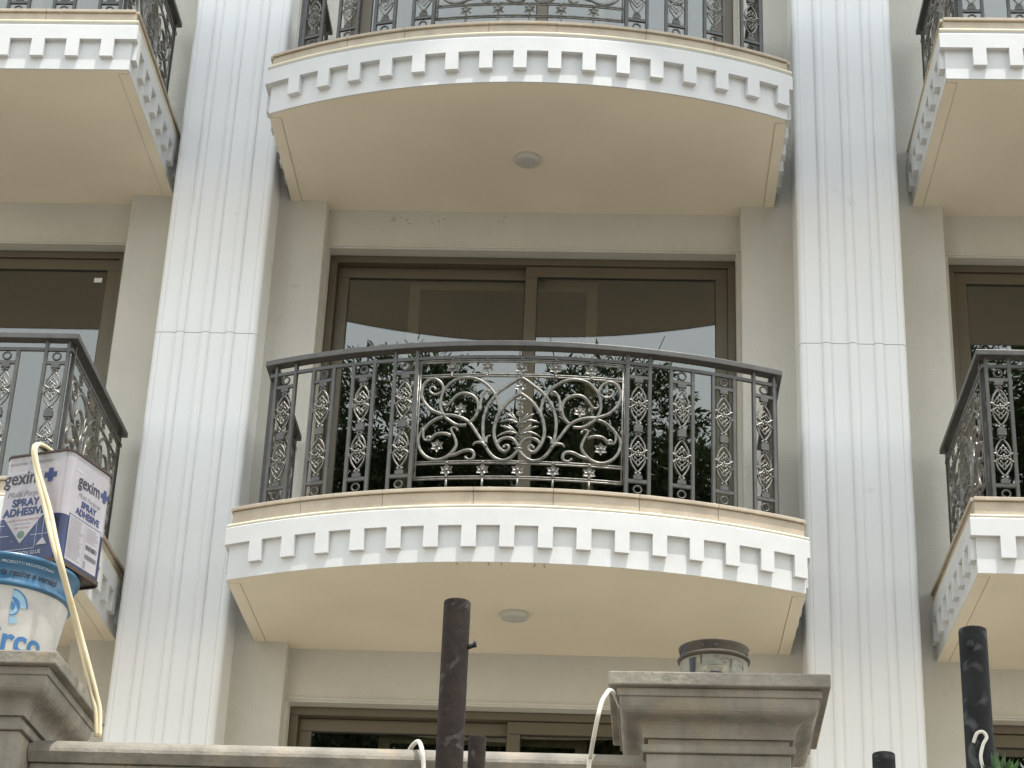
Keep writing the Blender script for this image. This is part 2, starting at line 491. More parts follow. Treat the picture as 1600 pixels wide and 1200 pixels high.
# scuffs on the lintel plaster and short drip marks under the lower bowed slab
M_scuff = mat('dark_scuff', (0.16, 0.145, 0.115), 0.9)
rs = random.Random(12)
def scuff(parent, name, pts, w, axis):
    q = smooth_pts(pts, 3); k = MB(); n = len(q)
    for i, a in enumerate(q):
        h_ = w*math.sin(math.pi*(i+.4)/(n-.2))
        o_ = Vector((h_*.6, 0, h_)) if axis == 'y' else Vector((h_, 0, 0))
        k.v += [tuple(a-o_), tuple(a+o_)]
    for i in range(n-1): k.f.append([2*i, 2*i+1, 2*i+3, 2*i+2]); k.sm.append(False)
    k.build(name, M_scuff, parent)
for cx, cz, n, sp in ((-.93, 3.20, 7, .10), (-.70, 3.205, 4, .05), (-.20, 3.215, 3, .07)):
    for i in range(n):
        x = cx+rs.uniform(-sp, sp); z = GZ+cz+rs.uniform(-.03, .04); d = rs.uniform(-.05, .05)
        scuff(bld, 'scuff_mark', [(x, .1288, z), (x+d*.6, .1288, z+rs.uniform(-.012, .012)), (x+d, .1288, z+rs.uniform(-.02, .02))], rs.uniform(.0012, .0032), 'y')

for x, l in ((-.31, .05), (-.24, .02), (-.135, .06), (-.125, .035), (-.06, .05), (.135, .07), (.19, .075), (.62, .02)):
    y = -1.497+x*x*.13
    scuff(bc, 'drip_mark', [(x, y, .0006), (x+rs.uniform(-.008, .008), y+l*.5, .0006), (x+rs.uniform(-.012, .012), y+l, .0006)], .0026, 'z')

# ------------------------------------------------------------------ ceiling lamps
def lamp(label, loc):
    t = thing('ceiling_lamp', label, 'lamp', loc, group='round lamps under the balconies')
    m = MB(); m.lathe([(.001, 0), (.074, 0), (.074, -.010), (.001, -.010)], 36); m.build('base', M_white, t)
    m = MB(); m.lathe([(.078, -.006), (.084, -.008), (.085, -.020), (.083, -.036), (.076, -.043), (.055, -.046), (.001, -.047)], 40); m.build('diffuser', M_opal, t)
lamp('round white lamp on the ceiling under the upper bowed balcony', (-.052, -.594, GZ+H-.013))
lamp('round white lamp on the ceiling just right of the tall rusty pipe top', (-.012, -.640, GZ+.032))

# ------------------------------------------------------------------ iron railings
PW = .067
M_mortar = mat('grey_mortar', (0.42, 0.40, 0.37), 0.9, var=.12, vscale=40)
def m_post(z1):
    m = MB(); m.box(-.010, .010, -.013, .013, .459, z1); return m.mesh('post', M_iron, bevel=.002, seg=1)
ME_post, ME_post_tall = m_post(1.304), m_post(1.373)
m = MB(); m.box(-PW+.010, PW-.010, -.009, .009, -.010, .010); ME_cross = m.mesh('crossbar', M_iron)
m = MB(); m.tube([(.0235*math.cos(2*math.pi*i/24), 0, .0235*math.sin(2*math.pi*i/24)) for i in range(25)], .0062, 6, cap=False); ME_ring = m.mesh('ring', M_iron)
m = MB(); m.box(-.026, .026, -.011, .011, -.026, 0); m.box(-.014, .014, -.009, .009, -.038, -.0262); ME_collar = m.mesh('collar', M_iron, bevel=.002, seg=1)
m = MB(); m.box(-.026, .026, -.013, .013, -.022, .022); m.box(-.014, .014, -.009, .009, .0222, .034); m.box(-.014, .014, -.009, .009, -.034, -.0222); ME_knuckle = m.mesh('knuckle', M_iron, bevel=.002, seg=1)
def rosette_mesh():
    m = MB()
    def tu(pts, r, k=3):
        for sx in (1, -1): m.tube(smooth_pts([(sx*x, y, z) for x, y, z in pts], k), r, 5)
    tu([(0,0,.122),(.024,0,.090),(.041,0,.055),(.042,0,.022),(.034,0,.002)], .0062)
    tu([(.036,0,-.004),(.045,0,-.028),(.037,0,-.062),(.018,0,-.094),(0,0,-.118)], .0062)
    tu([(0,-.003,.078),(.013,-.003,.058),(.031,-.003,.036),(.040,-.003,.016)], .0050)
    tu([(0,-.003,-.078),(.014,-.003,-.058),(.032,-.003,-.036),(.041,-.003,-.014)], .0050)
    tu([(-.018,-.004,.062),(-.010,-.004,.050),(.006,-.004,.040),(.020,-.004,.024)], .0044)
    tu([(-.016,-.004,-.064),(-.008,-.004,-.048),(.008,-.004,-.036),(.022,-.004,-.022)], .0044)
    tu([(.012,-.005,0),(.034,-.005,.014),(.050,-.004,.026),(.061,-.003,.020),(.058,-.003,.006)], .0058)
    tu([(.012,-.005,0),(.034,-.005,-.014),(.050,-.004,-.026),(.061,-.003,-.020),(.058,-.003,-.006)], .0058)
    for sx in (1, -1):
        m.ball((sx*.060, -.003, 0), .007); m.ball((sx*.013, 0, .127), .0095); m.ball((sx*.013, 0, -.123), .0095)
        m.ball((sx*.056, -.003, .010), .005); m.ball((sx*.056, -.003, -.010), .005)
    for i in range(5):
        a = math.pi/2+2*math.pi*i/5; m.ball((.014*math.cos(a), -.006, .014*math.sin(a)), .009, sq=(1,.7,1))
    m.ball((0, -.012, 0), .007)
    return m.mesh('rosette', M_silver)
ME_rosette = rosette_mesh()
def star_mesh():
    m = MB()
    for i in range(6):
        a = math.pi/2+math.pi*i/3; c, s = math.cos(a), math.sin(a)
        def P(r, t, y): return (r*c-t*s, y, r*s+t*c)
        r0, rm, r1, wd = .006, .022, .041, .0145
        m.add([P(r0,0,-.004), P(rm,wd,-.010), P(r1,0,-.012), P(rm,-wd,-.010), P(rm,0,-.003), P(rm,0,.004), P(r1,0,.0), P(r0,0,.004)],
              [(0,4,1),(1,4,2),(2,4,3),(3,4,0),(7,5,1,0),(1,5,6,2),(2,6,5,3),(3,5,7,0)])
    m.ball((0, -.008, 0), .0105, 8, 5)
    return m.mesh('star_flower', M_silver)
ME_star = star_mesh()

TR = {"C1":[[-0.3106,0.8296],[-0.3617,0.8308],[-0.4011,0.8529],[-0.4369,0.8843],[-0.4556,0.9153],[-0.4695,0.9532],[-0.4703,0.9954],[-0.4617,1.0419],[-0.4377,1.0833],[-0.4005,1.1195],[-0.3539,1.1369],[-0.3024,1.1392],[-0.2504,1.1249],[-0.2021,1.0913],[-0.1667,1.0535],[-0.1464,1.0207],[-0.1324,0.9833],[-0.1226,0.9461],[-0.1225,0.9089]],
"C2":[[-0.5065,1.07],[-0.5137,1.0831],[-0.5312,1.0854],[-0.5407,1.0741],[-0.5371,1.0551],[-0.5179,1.0376],[-0.4918,1.0363],[-0.4686,1.0493],[-0.4587,1.07],[-0.4666,1.0987],[-0.4874,1.1233],[-0.5142,1.1375],[-0.5404,1.1356],[-0.5657,1.1181],[-0.5838,1.0861],[-0.5884,1.0487],[-0.5797,1.0105],[-0.5534,0.9668],[-0.5168,0.9298],[-0.4725,0.909],[-0.4462,0.8986],[-0.4031,0.8947],[-0.3642,0.8865],[-0.3251,0.8692],[-0.2943,0.8454],[-0.2674,0.8103],[-0.2403,0.7662],[-0.2067,0.7155]],
"C3":[[-0.4478,0.978],[-0.4587,0.9799],[-0.4537,0.9666],[-0.4361,0.9588],[-0.4194,0.9699],[-0.4033,0.9927],[-0.3829,1.0177],[-0.3579,1.0334],[-0.328,1.0372],[-0.2978,1.0294],[-0.2715,1.0125],[-0.2535,0.9888],[-0.2445,0.956],[-0.2457,0.9235],[-0.2559,0.8911],[-0.2738,0.8636],[-0.2923,0.8477]],
"L3":[[-0.2337,0.9187],[-0.2343,0.9559],[-0.2301,0.9885],[-0.2207,1.0211],[-0.2046,1.0444],[-0.1879,1.0513],[-0.179,1.0419],[-0.1851,1.0339]],
"C4":[[-0.4541,0.885],[-0.4881,0.8748],[-0.5256,0.8488],[-0.5584,0.8134],[-0.5825,0.7777],[-0.5916,0.7459],[-0.5877,0.713],[-0.5749,0.676],[-0.5494,0.6427],[-0.5182,0.6206],[-0.4834,0.61],[-0.4495,0.6133],[-0.4162,0.6281],[-0.3917,0.6502],[-0.3718,0.6771],[-0.3636,0.7038],[-0.3679,0.7319],[-0.3798,0.7599],[-0.3915,0.7832],[-0.3988,0.8019],[-0.395,0.8133],[-0.3781,0.816],[-0.3649,0.8078],[-0.3624,0.7985]],
"C4b":[[-0.52,0.7399],[-0.5329,0.7382],[-0.5411,0.7478],[-0.5339,0.759],[-0.5209,0.756],[-0.5139,0.7465],[-0.5038,0.7599],[-0.4831,0.7751],[-0.4533,0.7794],[-0.4231,0.7751],[-0.3991,0.7627]],
"L4":[[-0.5644,0.8044],[-0.5632,0.7812],[-0.5607,0.758],[-0.5523,0.7392],[-0.5391,0.7339]],
"C4c":[[-0.4038,0.6369],[-0.366,0.6427],[-0.3245,0.6622],[-0.2953,0.6685],[-0.2698,0.6636],[-0.2563,0.6429],[-0.2596,0.6202],[-0.2759,0.609],[-0.2929,0.6115],[-0.306,0.6231]],
"C5":[[0.0,1.1394],[-0.0333,1.12],[-0.0829,1.0818],[-0.1282,1.0441],[-0.1606,1.002],[-0.1885,0.9555],[-0.2036,0.9091],[-0.2124,0.8628],[-0.2127,0.8166],[-0.2088,0.7705],[-0.1983,0.7154],[-0.182,0.6743],[-0.1599,0.6423],[-0.1297,0.6151],[-0.0917,0.6027],[-0.0587,0.6112],[-0.0303,0.6344],[-0.0011,0.6727]],
"L5":[[-0.1918,0.7108],[-0.1887,0.7383],[-0.1787,0.7529],[-0.1642,0.758]],
"L5b":[[-0.2648,0.6955],[-0.2549,0.7114],[-0.234,0.7157],[-0.2086,0.7109],[-0.1888,0.6857]],
"C6":[[0.001,1.0361],[-0.0341,1.0121],[-0.071,0.979],[-0.0992,0.9415],[-0.1211,0.9043],[-0.1345,0.8672],[-0.1436,0.8256],[-0.1461,0.7796],[-0.1406,0.7428],[-0.1267,0.7063],[-0.1067,0.6744],[-0.0853,0.6586],[-0.0647,0.6657],[-0.0549,0.6841],[-0.0616,0.6977],[-0.0784,0.6998],[-0.0863,0.6883]],
"C6b":[[-0.1246,0.7063],[-0.1128,0.7292],[-0.0883,0.7454],[-0.0633,0.748],[-0.0337,0.7392],[-0.012,0.7122],[-0.0021,0.6895]]}
STARS = [(-.409,1.205),(-.2,1.205),(0,1.203),(.2,1.205),(.409,1.205),(-.349,.933),(.349,.933),(-.475,.699),(.475,.699),(-.412,.543),(-.203,.543),(0,.543),(.203,.543),(.412,.543),(0,1.083)]
DZP = .040
def scroll_panel(parent, F, sc):
    """F(u, z, out) -> local point on the railing surface; sc squeezes the panel's width"""
    V = lambda u, z, o=0.0: F(u*sc, z+DZP, o)
    fr = MB()
    def line(u0, z0, u1, z1, r):
        n = 12 if abs(u1-u0) > .1 else 1
        fr.tube([V(u0+(u1-u0)*i/n, z0+(z1-z0)*i/n) for i in range(n+1)], r, 6)
    for z in (1.2505, 1.154, .5915, .494):
        for d in (-.0068, .0068): line(-.606, z+d, .606, z+d, .0058)
    for u in (-.606, .606):
        for d in (-.0068, .0068): line(u+d, .487, u+d, 1.257, .0058)
    for x in (-.412, -.203, 0, .203, .412):
        line(x, .43, x, .487, .008); line(x, 1.257, x, 1.266, .010)
        fr.ball(V(x, .587, -.006), .010); fr.ball(V(x, 1.150, -.006), .010)
    frame = fr.build('scroll_panel', M_silver, parent)
    def curves(names, sx, m, rad):
        for nme in names:
            p = smooth_pts([Vector((sx*u, z, 0)) for u, z in TR[nme]], 4)
            n = len(p); thin = nme[0] == 'L'
            rs = []
            for i in range(n):
                t = i/(n-1); k = 1.0
                if nme in ('C2', 'C3', 'C4b'): k = .62+.48*min(1, t*2.2)*(1 if t < .85 else 1)
                if nme in ('C4', 'C4c', 'C6'): k = .62+.48*min(1, (1-t)*2.6)
                if thin: k = 1.15-.75*t if nme not in ('L5b',) else .45+.7*t
                rs.append(rad*k)
            m.tube([V(q.x, q.y, (-.006 if thin else 0)) for q in p], rs, 6)
            if nme in ('C2', 'C4b'): m.ball(V(p[0].x, p[0].y), rad*1.0)
            if nme in ('C6', 'C4c', 'C4', 'L3'): m.ball(V(p[-1].x, p[-1].y), rad*.95)
    for sx in (1, -1):
        m = MB(); curves(('C1', 'C2', 'C3', 'L3', 'C4', 'C4b', 'L4', 'C4c'), sx, m, .0098); m.build('scroll', M_silver, frame)
    m = MB()
    for sx in (1, -1): curves(('C5', 'L5', 'L5b', 'C6', 'C6b'), sx, m, .0108)
    m.tube([V(-.027, .678, -.004), V(0, .678, -.008), V(.027, .678, -.004)], [.006, .009, .006], 6)
    m.build('ogive', M_silver, frame)
    m = MB()
    def leaf(u0, z0, u1, z1, bend, w):
        pts = []
        for i in range(6):
            t = i/5; x = u0+(u1-u0)*t; z = z0+(z1-z0)*t+bend*math.sin(math.pi*t)*.5+bend*t*t*.0
            pts.append(V(x, z, -.004-.004*math.sin(math.pi*t)))
        m.tube(pts, [.004, w*.75, w, w*1.1, w*.95, .003], 5)
    for sx in (1, -1):
        for tip, bd, w in (((-.118,.846),.030,.0072), ((-.086,.905),.010,.0072), ((-.050,.908),-.004,.0066), ((-.082,.864),.012,.0066), ((-.050,.842),.012,.0060)): leaf(-.004*sx, .838, tip[0]*sx, tip[1], bd, w)
        for tip, bd, w in (((-.130,.752),.040,.0074), ((-.112,.824),.016,.0072), ((-.072,.834),-.002,.0070), ((-.096,.776),.022,.0068), ((-.054,.770),.014,.0062)): leaf(-.004*sx, .768, tip[0]*sx, tip[1], bd, w)
        for z, w in ((.962, .016), (.935, .020), (.902, .024), (.822, .020), (.750, .026)):
            m.tube([V(0, z-.016, -.003), V(sx*w*.8, z+.004, -.003), V(sx*w*.55, z+.014, -.003), V(0, z+.006, -.003)], .0042, 5)
        leaf(0, .985, .034*sx, .996, .006, .006)
    m.tube([V(0, 1.02, -.003), V(0, 1.0, -.004), V(0, .985, -.003)], [.003, .008, .004], 6)
    m.tube([V(0, .99), V(0, .70)], .0035, 5)
    m.build('palm_motif', M_silver, frame)
    for u, z in STARS:
        p = V(u, z, .004); q = V(u+.01, z, .004)
        link('star_flower', ME_star, frame, p, rotz=math.atan2(q[1]-p[1], q[0]-p[0]))

def railing(label, loc, path, mods, panels):
    t = thing('balcony_railing', label, 'railing', loc, group='wrought iron balcony railings')
    m = MB(); m.sweep(path, [(-.036, 1.372), (.040, 1.372), (.040, 1.408), (-.036, 1.408)]); m.build('handrail', M_iron, t, bevel=.004)
    m = MB(); m.sweep(path, [(-.009, 1.3035), (.009, 1.3035), (.009, 1.324), (-.009, 1.324)]); m.build('top_rail', M_iron, t)
    m = MB(); m.sweep(path, [(-.018, .4585), (.018, .4585), (.018, .466), (-.018, .466)]); m.build('base_rail', M_iron, t)
    rm = random.Random(len(label)); tot = plen(path)
    for i in range(int(tot*7)):
        s = rm.uniform(.05, tot-.05); l = rm.uniform(.015, .055)
        (x, y), an = ptan(path, s)
        m = MB(); n = 7
        P = [(l*math.cos(2*math.pi*q/n)*rm.uniform(.7, 1.1), -.020+.016*math.sin(2*math.pi*q/n)*rm.uniform(.6, 1.2)) for q in range(n)]
        m.prism(P, .4582, .4600+rm.uniform(0, .003)); o = m.build('mortar_patch', M_mortar, t, loc=(x, y, 0)); o.rotation_euler = (0, 0, an)
    for s, tall in mods:
        (x, y), an = ptan(path, s)
        c, sn = math.cos(an), math.sin(an)
        at = lambda u, z: (x+c*u, y+sn*u, z)
        for u in (-PW, PW): link('post', ME_post_tall if tall else ME_post, t, at(u, 0), rotz=an)
        for z in (1.225, .555): link('crossbar', ME_cross, t, at(0, z), rotz=an)
        for z in (1.269, .504): link('ring', ME_ring, t, at(0, z), rotz=an)
        link('collar', ME_collar, t, at(0, 1.215), rotz=an)
        link('collar', ME_collar, t, at(0, .565), rot=(math.pi, 0, an))
        link('knuckle', ME_knuckle, t, at(0, .890), rotz=an)
        link('rosette', ME_rosette, t, at(0, 1.050), rotz=an)
        link('rosette', ME_rosette, t, at(0, .730), rotz=an)
    for s, sc in panels:
        def F(u, z, o, s=s):
            (x, y), an = ptan(path, s+u)
            return (x-math.sin(an)*-o*-1 if False else x+math.sin(an)*(-o), y-math.cos(an)*(-o), z)
        scroll_panel(t, F, sc)
        for e in (-.625*sc, .625*sc):
            (x, y), an = ptan(path, s+e); link('post', ME_post_tall, t, (x, y, 0), rotz=an)
    return t

# plan of the centre railing: side returns and the bowed front
CR = [(-1.535, -.06)]+arc_path(1.535, 1.143, 1.47, 96)+[(1.535, -.06)]
RC = (1.535**2+.327**2)/(2*.327)
sL = 1.143-.06
def s_of_x(x): return sL+RC*(math.asin(x/RC)+math.asin(1.535/RC))
cm = [(s_of_x(.012+sg*x), x > 1.4 or x < .8) for sg in (1, -1) for x in (1.449, 1.203, .952, .695)]
end = 2*sL+RC*2*math.asin(1.535/RC)
cpan = [(s_of_x(.012), 1.007), (sL*.50, .78), (end-sL*.50, .78)]
railing('bowed iron railing with scroll panel, complete, in front of the middle sliding window', (0, 0, GZ+.02), CR, cm, cpan)
railing('bowed iron railing cut off by the top edge of the photo', (SX, 0, GZ+H-.025), CR, cm, cpan)
def straight(xa, xb, yf=-1.50):
    p = [(xa, -.10), (xa, yf), (xb, yf), (xb, -.10)]
    s0 = 1.40; w = xb-xa
    ms = [(s0+.085+.302*i, i == 0) for i in range(4)]+[(s0+w-.085-.302*i, i == 0) for i in range(4)]
    return p, ms, [(s0+w/2, min(1.0, (w-2.5)/1.25)), (.70, 1.03), (s0+w+.70, 1.03)]
p, ms, pn = straight(-6.19, -2.69)
railing('straight iron railing with side scroll panel behind the adhesive tin', (0, 0, GZ), p, ms, pn)
railing('straight iron railing in the upper left corner of the photo', (0, 0, GZ+H), p, ms, pn)
p, ms, pn = straight(2.716, 6.09)
railing('straight iron railing at the right edge, halfway up the photo', (0, 0, GZ), p, ms, pn)
railing('straight iron railing in the upper right corner of the photo', (0, 0, GZ+H), p, ms, pn)

# ------------------------------------------------------------------ sliding windows
def frame_mesh(w, h, b, y0, y1, name, m, bevel=.003):
    k = MB()
    k.box(-w/2, w/2, y0, y1, h-b, h); k.box(-w/2, w/2, y0, y1, 0, b)
    k.box(-w/2, -w/2+b, y0, y1, b, h-b); k.box(w/2-b, w/2, y0, y1, b, h-b)
    return k
def window(label, bay, k, flip=False, sticker=None, curtain=False):
    a, c = OPEN[bay]; w = c-a; h = 2.972-.352; s = -1 if flip else 1
    t = thing('sliding_window', label, 'window', ((a+c)/2, .23, GZ+k*H+.352), group='bronze framed sliding windows')
    frame_mesh(w-.004, h-.002, .052, 0, .13, 'frame', M_frame).build('frame', M_frame, t, bevel=.003)
    sw = (w-.104)/2+.042; sh = h-.104
    for sx, y in ((-1, .072), (1, .020)):
        cx = s*sx*((w-.104)/2-sw/2)
        m = frame_mesh(sw-.006, sh-.004, .082, 0, .040, 'sash', M_frame)
        o = m.build('sash', M_frame, t, bevel=.004, loc=(cx, y, .052))
        m = MB(); m.box(-sw/2+.084, sw/2-.084, .016, .024, .083, sh-.087); m.build('pane', M_glass, o)
        gk = frame_mesh(sw-.164, sh-.164, .008, .010, .030, 'gasket', M_rubber).build('gasket', M_rubber, o, loc=(0, 0, .080))
    # sliding fly screens parked behind the middle
    cx = s*(-.20)
    frame_mesh(1.33, sh-.06, .075, 0, .02, 'fly_screen', M_frame).build('fly_screen', M_screenframe, t, loc=(cx, .155, .06))
    m = MB(); m.box(-.60, .60, .008, .010, .07, sh-.12)
    m.build('screen_mesh', M_screen, t, loc=(cx, .155, .06))
    if sticker:
        m = MB(); m.box(-.028, .028, -.0012, 0, -.018, .018); m.build('sticker', M_sticker, t, loc=sticker)
    return t
M_screenframe = mat('pale_screen_frame', (0.75, 0.70, 0.55), 0.5)
M_sticker = mat('paper_sticker', (0.75, 0.75, 0.72), 0.7)
def screen_mat():
    m = bpy.data.materials.new('fly_screen_mesh'); m.use_nodes = True
    t = m.node_tree; b = t.nodes['Principled BSDF']
    b.inputs['Base Color'].default_value = (.02, .02, .02, 1); b.inputs['Alpha'].default_value = .45; b.inputs['Roughness'].default_value = .8
    return m
M_screen = screen_mat()
window('wide bronze sliding window in the centre, above the complete bowed railing', 1, 0)
window('bronze sliding window at the top centre behind the cut off bowed railing', 1, 1)
window('bronze sliding window top showing over the boundary wall at the bottom', 1, -1)
window('bronze sliding window with a small white sticker at the left edge', 0, 0, sticker=(1.235, .034, 2.405))
window('bronze sliding window in the upper left corner behind the railing', 0, 1)
window('bronze sliding window at the right edge reflecting tree leaves', 2, 0, flip=True)
window('bronze sliding window in the upper right corner behind the railing', 2, 1, flip=True)
window('bronze sliding window low in the right corner beside the black pipe', 2, -1, flip=True)

# ------------------------------------------------------------------ patterned curtain behind the lower window
def curtain_mat():
    m = bpy.data.materials.new('lattice_curtain_cloth'); m.use_nodes = True
    t = m.node_tree; N = t.nodes; L = t.links; b = N['Principled BSDF']; b.inputs['Roughness'].default_value = .9
    g = N.new('ShaderNodeNewGeometry')
    w1 = N.new('ShaderNodeTexVoronoi'); w1.feature = 'DISTANCE_TO_EDGE'; w1.inputs['Scale'].default_value = 16; w1.inputs['Randomness'].default_value = .15
    L.new(g.outputs['Position'], w1.inputs['Vector'])
    r = N.new('ShaderNodeValToRGB'); r.color_ramp.elements[0].position = .10; r.color_ramp.elements[1].position = .16
    r.color_ramp.elements[0].color = (.62, .52, .26, 1); r.color_ramp.elements[1].color = (.40, .36, .22, 1)
    L.new(w1.outputs['Distance'], r.inputs[0]); L.new(r.outputs[0], b.inputs['Base Color'])
    return m
m = MB(); n = 90
for i in range(n+1):
    x = .18+i*1.0/n; y = .62+.022*math.sin(i*.75)
    m.v += [(x, y, GZ-H+.45), (x, y, GZ-H+2.96)]
for i in range(n): m.f.append([2*i, 2*i+2, 2*i+3, 2*i+1]); m.sm.append(True)
o = m.build('patterned_curtain', curtain_mat())
tag(o, 'yellowish lattice patterned curtain hanging inside the lowest window', 'curtain')
sol = o.modifiers.new('thickness', 'SOLIDIFY'); sol.thickness = .003

# ------------------------------------------------------------------ boundary wall, gate pillars
CAPZ = GZ-2.447
def gate_pillar(label, cx, cy, rotz, zt):
    t = thing('gate_pillar', label, 'pillar', (cx, cy, 0), rotz, group='cast stone pillars of the boundary wall')
    s = .29
    def sq(h): return [(-h, h), (-h, -h), (h, -h), (h, h)]
    def ring(name, prof, bevel=0.0):
        k = MB(); k.sweep(sq(s), prof, closed=True); return k.build(name, M_concrete, t, bevel=bevel)
    k = MB(); k.prism(sq(s), zt-.037, zt); k.build('cap_slab', M_concrete, t, bevel=.004)
    k = MB(); k.prism(sq(s-.022), zt-.060, zt-.0372); k.build('cap_fillet', M_concrete, t, bevel=.003)
    pr = []
    for i in range(13):
        u = i/12
        pr.append((-.028-.066*(u-.13*math.sin(2*math.pi*u)), zt-.0602-.092*(u+.10*math.sin(2*math.pi*u))))
    k = MB()
    for j in range(len(pr)-1):
        pass
    k.sweep(sq(s), pr+[(-.20, pr[-1][1]), (-.20, pr[0][1])], closed=True); k.build('cap_cyma', M_concrete, t)
    k = MB(); k.prism(sq(s-.105), zt-.170, zt-.1524); k.build('cap_neck', M_concrete, t)
    k = MB(); k.prism(sq(s-.090), zt-.192, zt-.1702); k.build('cap_collar', M_concrete, t, bevel=.003)
    k = MB(); k.prism(sq(s-.101), 0, zt-.1922); k.build('shaft', M_concrete, t, bevel=.004)
    return t
gate_pillar('weathered stone gate pillar carrying the bucket and adhesive tin', -1.186, -6.905, R(-.6), GZ-2.443)
gate_pillar('weathered stone gate pillar carrying one dirty open paint can', .866, -6.905, R(-1.7), GZ-2.455)
t = thing('boundary_wall', 'stone boundary wall with rounded coping between the two gate pillars', 'wall', (-.155, -6.91, 0), R(-.5))
k = MB(); k.box(-.84, .83, -.06, .06, 0, GZ-2.735); k.build('wall_body', M_concrete, t)
k = MB(); k.box(-.84, .83, -.082, .082, GZ-2.7348, GZ-2.690); k.build('wall_moulding', M_concrete, t, bevel=.006)
pr = [(-.092, GZ-2.6895)]+[(-.108*math.cos(math.pi*i/16), GZ-2.664+.050*math.sin(math.pi*i/16)) for i in range(17)]+[(.092, GZ-2.6895)]
k = MB()
vs = [(-.84, y, z) for y, z in pr]+[(.83, y, z) for y, z in pr]; q = len(pr)
k.add(vs, [(i, (i+1) % q, q+(i+1) % q, q+i) for i in range(q)]+[tuple(range(q)), tuple(range(q, 2*q))], False)
k.build('wall_coping', M_concrete, t)

# ------------------------------------------------------------------ scaffold pipes
def pipe(label, name, x, y, zt, r, m, hole=None, pin=False, lean=0.0):
    t = thing(name, label, 'pipe', (x, y, 0), group='steel pipes standing in front of the wall')
    t.rotation_euler = (0, lean, 0)
    k = MB(); k.lathe([(r-.004, zt-.6), (r-.004, zt-.001), (r-.002, zt), (r-.0005, zt-.001), (r, zt-.004), (r, 0)], 28); k.build('tube', m, t)
    if hole:
        k = MB(); k.tube([(hole[0], -r*.985, hole[1]), (hole[0], -r*.90, hole[1])], .0085, 12); k.build('bolt_hole', M_rubber, t)
    if pin:
        k = MB(); k.tube([(r*.8, -.005, zt-.088), (r+.013, -.008, zt-.082)], .0045, 8); k.tube([(r+.009, -.008, zt-.082), (r+.014, -.008, zt-.0815)], .006, 8); k.build('pin', M_rubber, t)
    return t
pipe('tall rusty brown pipe rising left of the lower ceiling lamp', 'steel_pipe', .303, -8.9, GZ-2.893, .0243, M_rust, pin=True, lean=-.002)
pipe('tall dusty black pipe with a bolt hole near its top at right', 'steel_pipe', 1.211, -8.9, GZ-2.922, .0247, M_pipe, hole=(-.008, GZ-2.922-.035))
pipe('short grey pipe end pressed against the tall rusty pipe', 'steel_pipe', .337, -8.78, GZ-3.106, .016, M_rust)
pipe('short black pipe end at the bottom edge below the white pilaster', 'steel_pipe', 1.046, -8.9, GZ-3.151, .0198, M_pipe)
# strip of cloth tied to the right pipe, and the weed beside it
k = MB(); k.tube(smooth_pts([(1.196,-8.926,GZ-3.135),(1.202,-8.931,GZ-3.120),(1.212,-8.932,GZ-3.117),(1.218,-8.931,GZ-3.126),(1.211,-8.931,GZ-3.140),(1.206,-8.932,GZ-3.165),(1.214,-8.932,GZ-3.20)], 5), .0030, 8, flat=.6)
tag(k.build('cord', M_cable), 'short white cord looped round the black pipe at lower right', 'cord')
rl = random.Random(3)
k = MB()
for i in range(26):
    a = rl.uniform(-.9, .9); b = Vector((1.222+rl.uniform(0, .030), -8.945+rl.uniform(-.01, .015), GZ-3.20))
    tip = b+Vector((math.sin(a)*.025, rl.uniform(-.015, .015), rl.uniform(.018, .050)))
    sd = Vector((.004, .002, 0))
    k.add([b-sd*.3, (b+tip)/2-sd, tip, (b+tip)/2+sd], [(0,1,2,3)])
k.tube([(1.235, -8.935, 0), (1.237, -8.94, GZ-3.6), (1.233, -8.945, GZ-3.19)], .004, 6)
M_weed = leaf_mat('weed_leaves', (0.06, 0.13, 0.03))
o = k.build('weed', M_weed); tag(o, 'small green weed at the foot of the black pipe, lower right corner', 'plant')

# ------------------------------------------------------------------ hose and cables
def strand(pts, off): return smooth_pts([Vector((x+off[0]*i_f(i, len(pts)), y+off[1], z+GZ)) for i, (x, y, z) in enumerate(pts)], 5)
def i_f(i, n): return 1.0
HP = [(-1.03,-6.84,-1.772),(-1.057,-6.92,-1.768),(-1.078,-6.975,-1.762),(-1.094,-7.022,-1.766),(-1.094,-7.045,-1.795),(-1.077,-7.052,-1.855),(-1.057,-7.060,-1.912),(-1.027,-7.066,-1.99),(-.991,-7.082,-2.085),(-.961,-7.085,-2.155),(-.940,-7.055,-2.215),(-.912,-7.0,-2.309),(-.878,-6.98,-2.413),(-.850,-6.97,-2.497),(-.835,-6.97,-2.536),(-.822,-6.97,-2.609)]
t = thing('hose', 'cream twin hose draped over the adhesive tin down to the wall coping', 'hose', (0, 0, 0))
k = MB(); k.tube(strand(HP, (0, 0)), .0072, 8); k.build('hose_strand', M_hose, t)
HP2 = []
for i, (x, y, z) in enumerate(HP):
    o_ = .0105+.004*math.sin(i*1.1) if i > 2 else .012
    HP2.append((x+o_, y-.003+.004*math.cos(i*.9), z-.002))
k = MB(); k.tube(strand(HP2, (0, 0)), .0068, 8); k.build('hose_strand', M_hose, t)
k = MB(); k.tube(strand([(.0,-6.80,-2.66),(.015,-6.85,-2.615),(.034,-6.93,-2.606),(.052,-6.98,-2.604),(.066,-7.022,-2.617),(.077,-7.05,-2.65),(.083,-7.05,-2.693),(.09,-7.05,-2.80),(.10,-7.03,-3.3)], (0, 0)), .0062, 8)
tag(k.build('cable', M_cable), 'short white cable looped over the wall coping, left of the rusty pipe', 'cable')
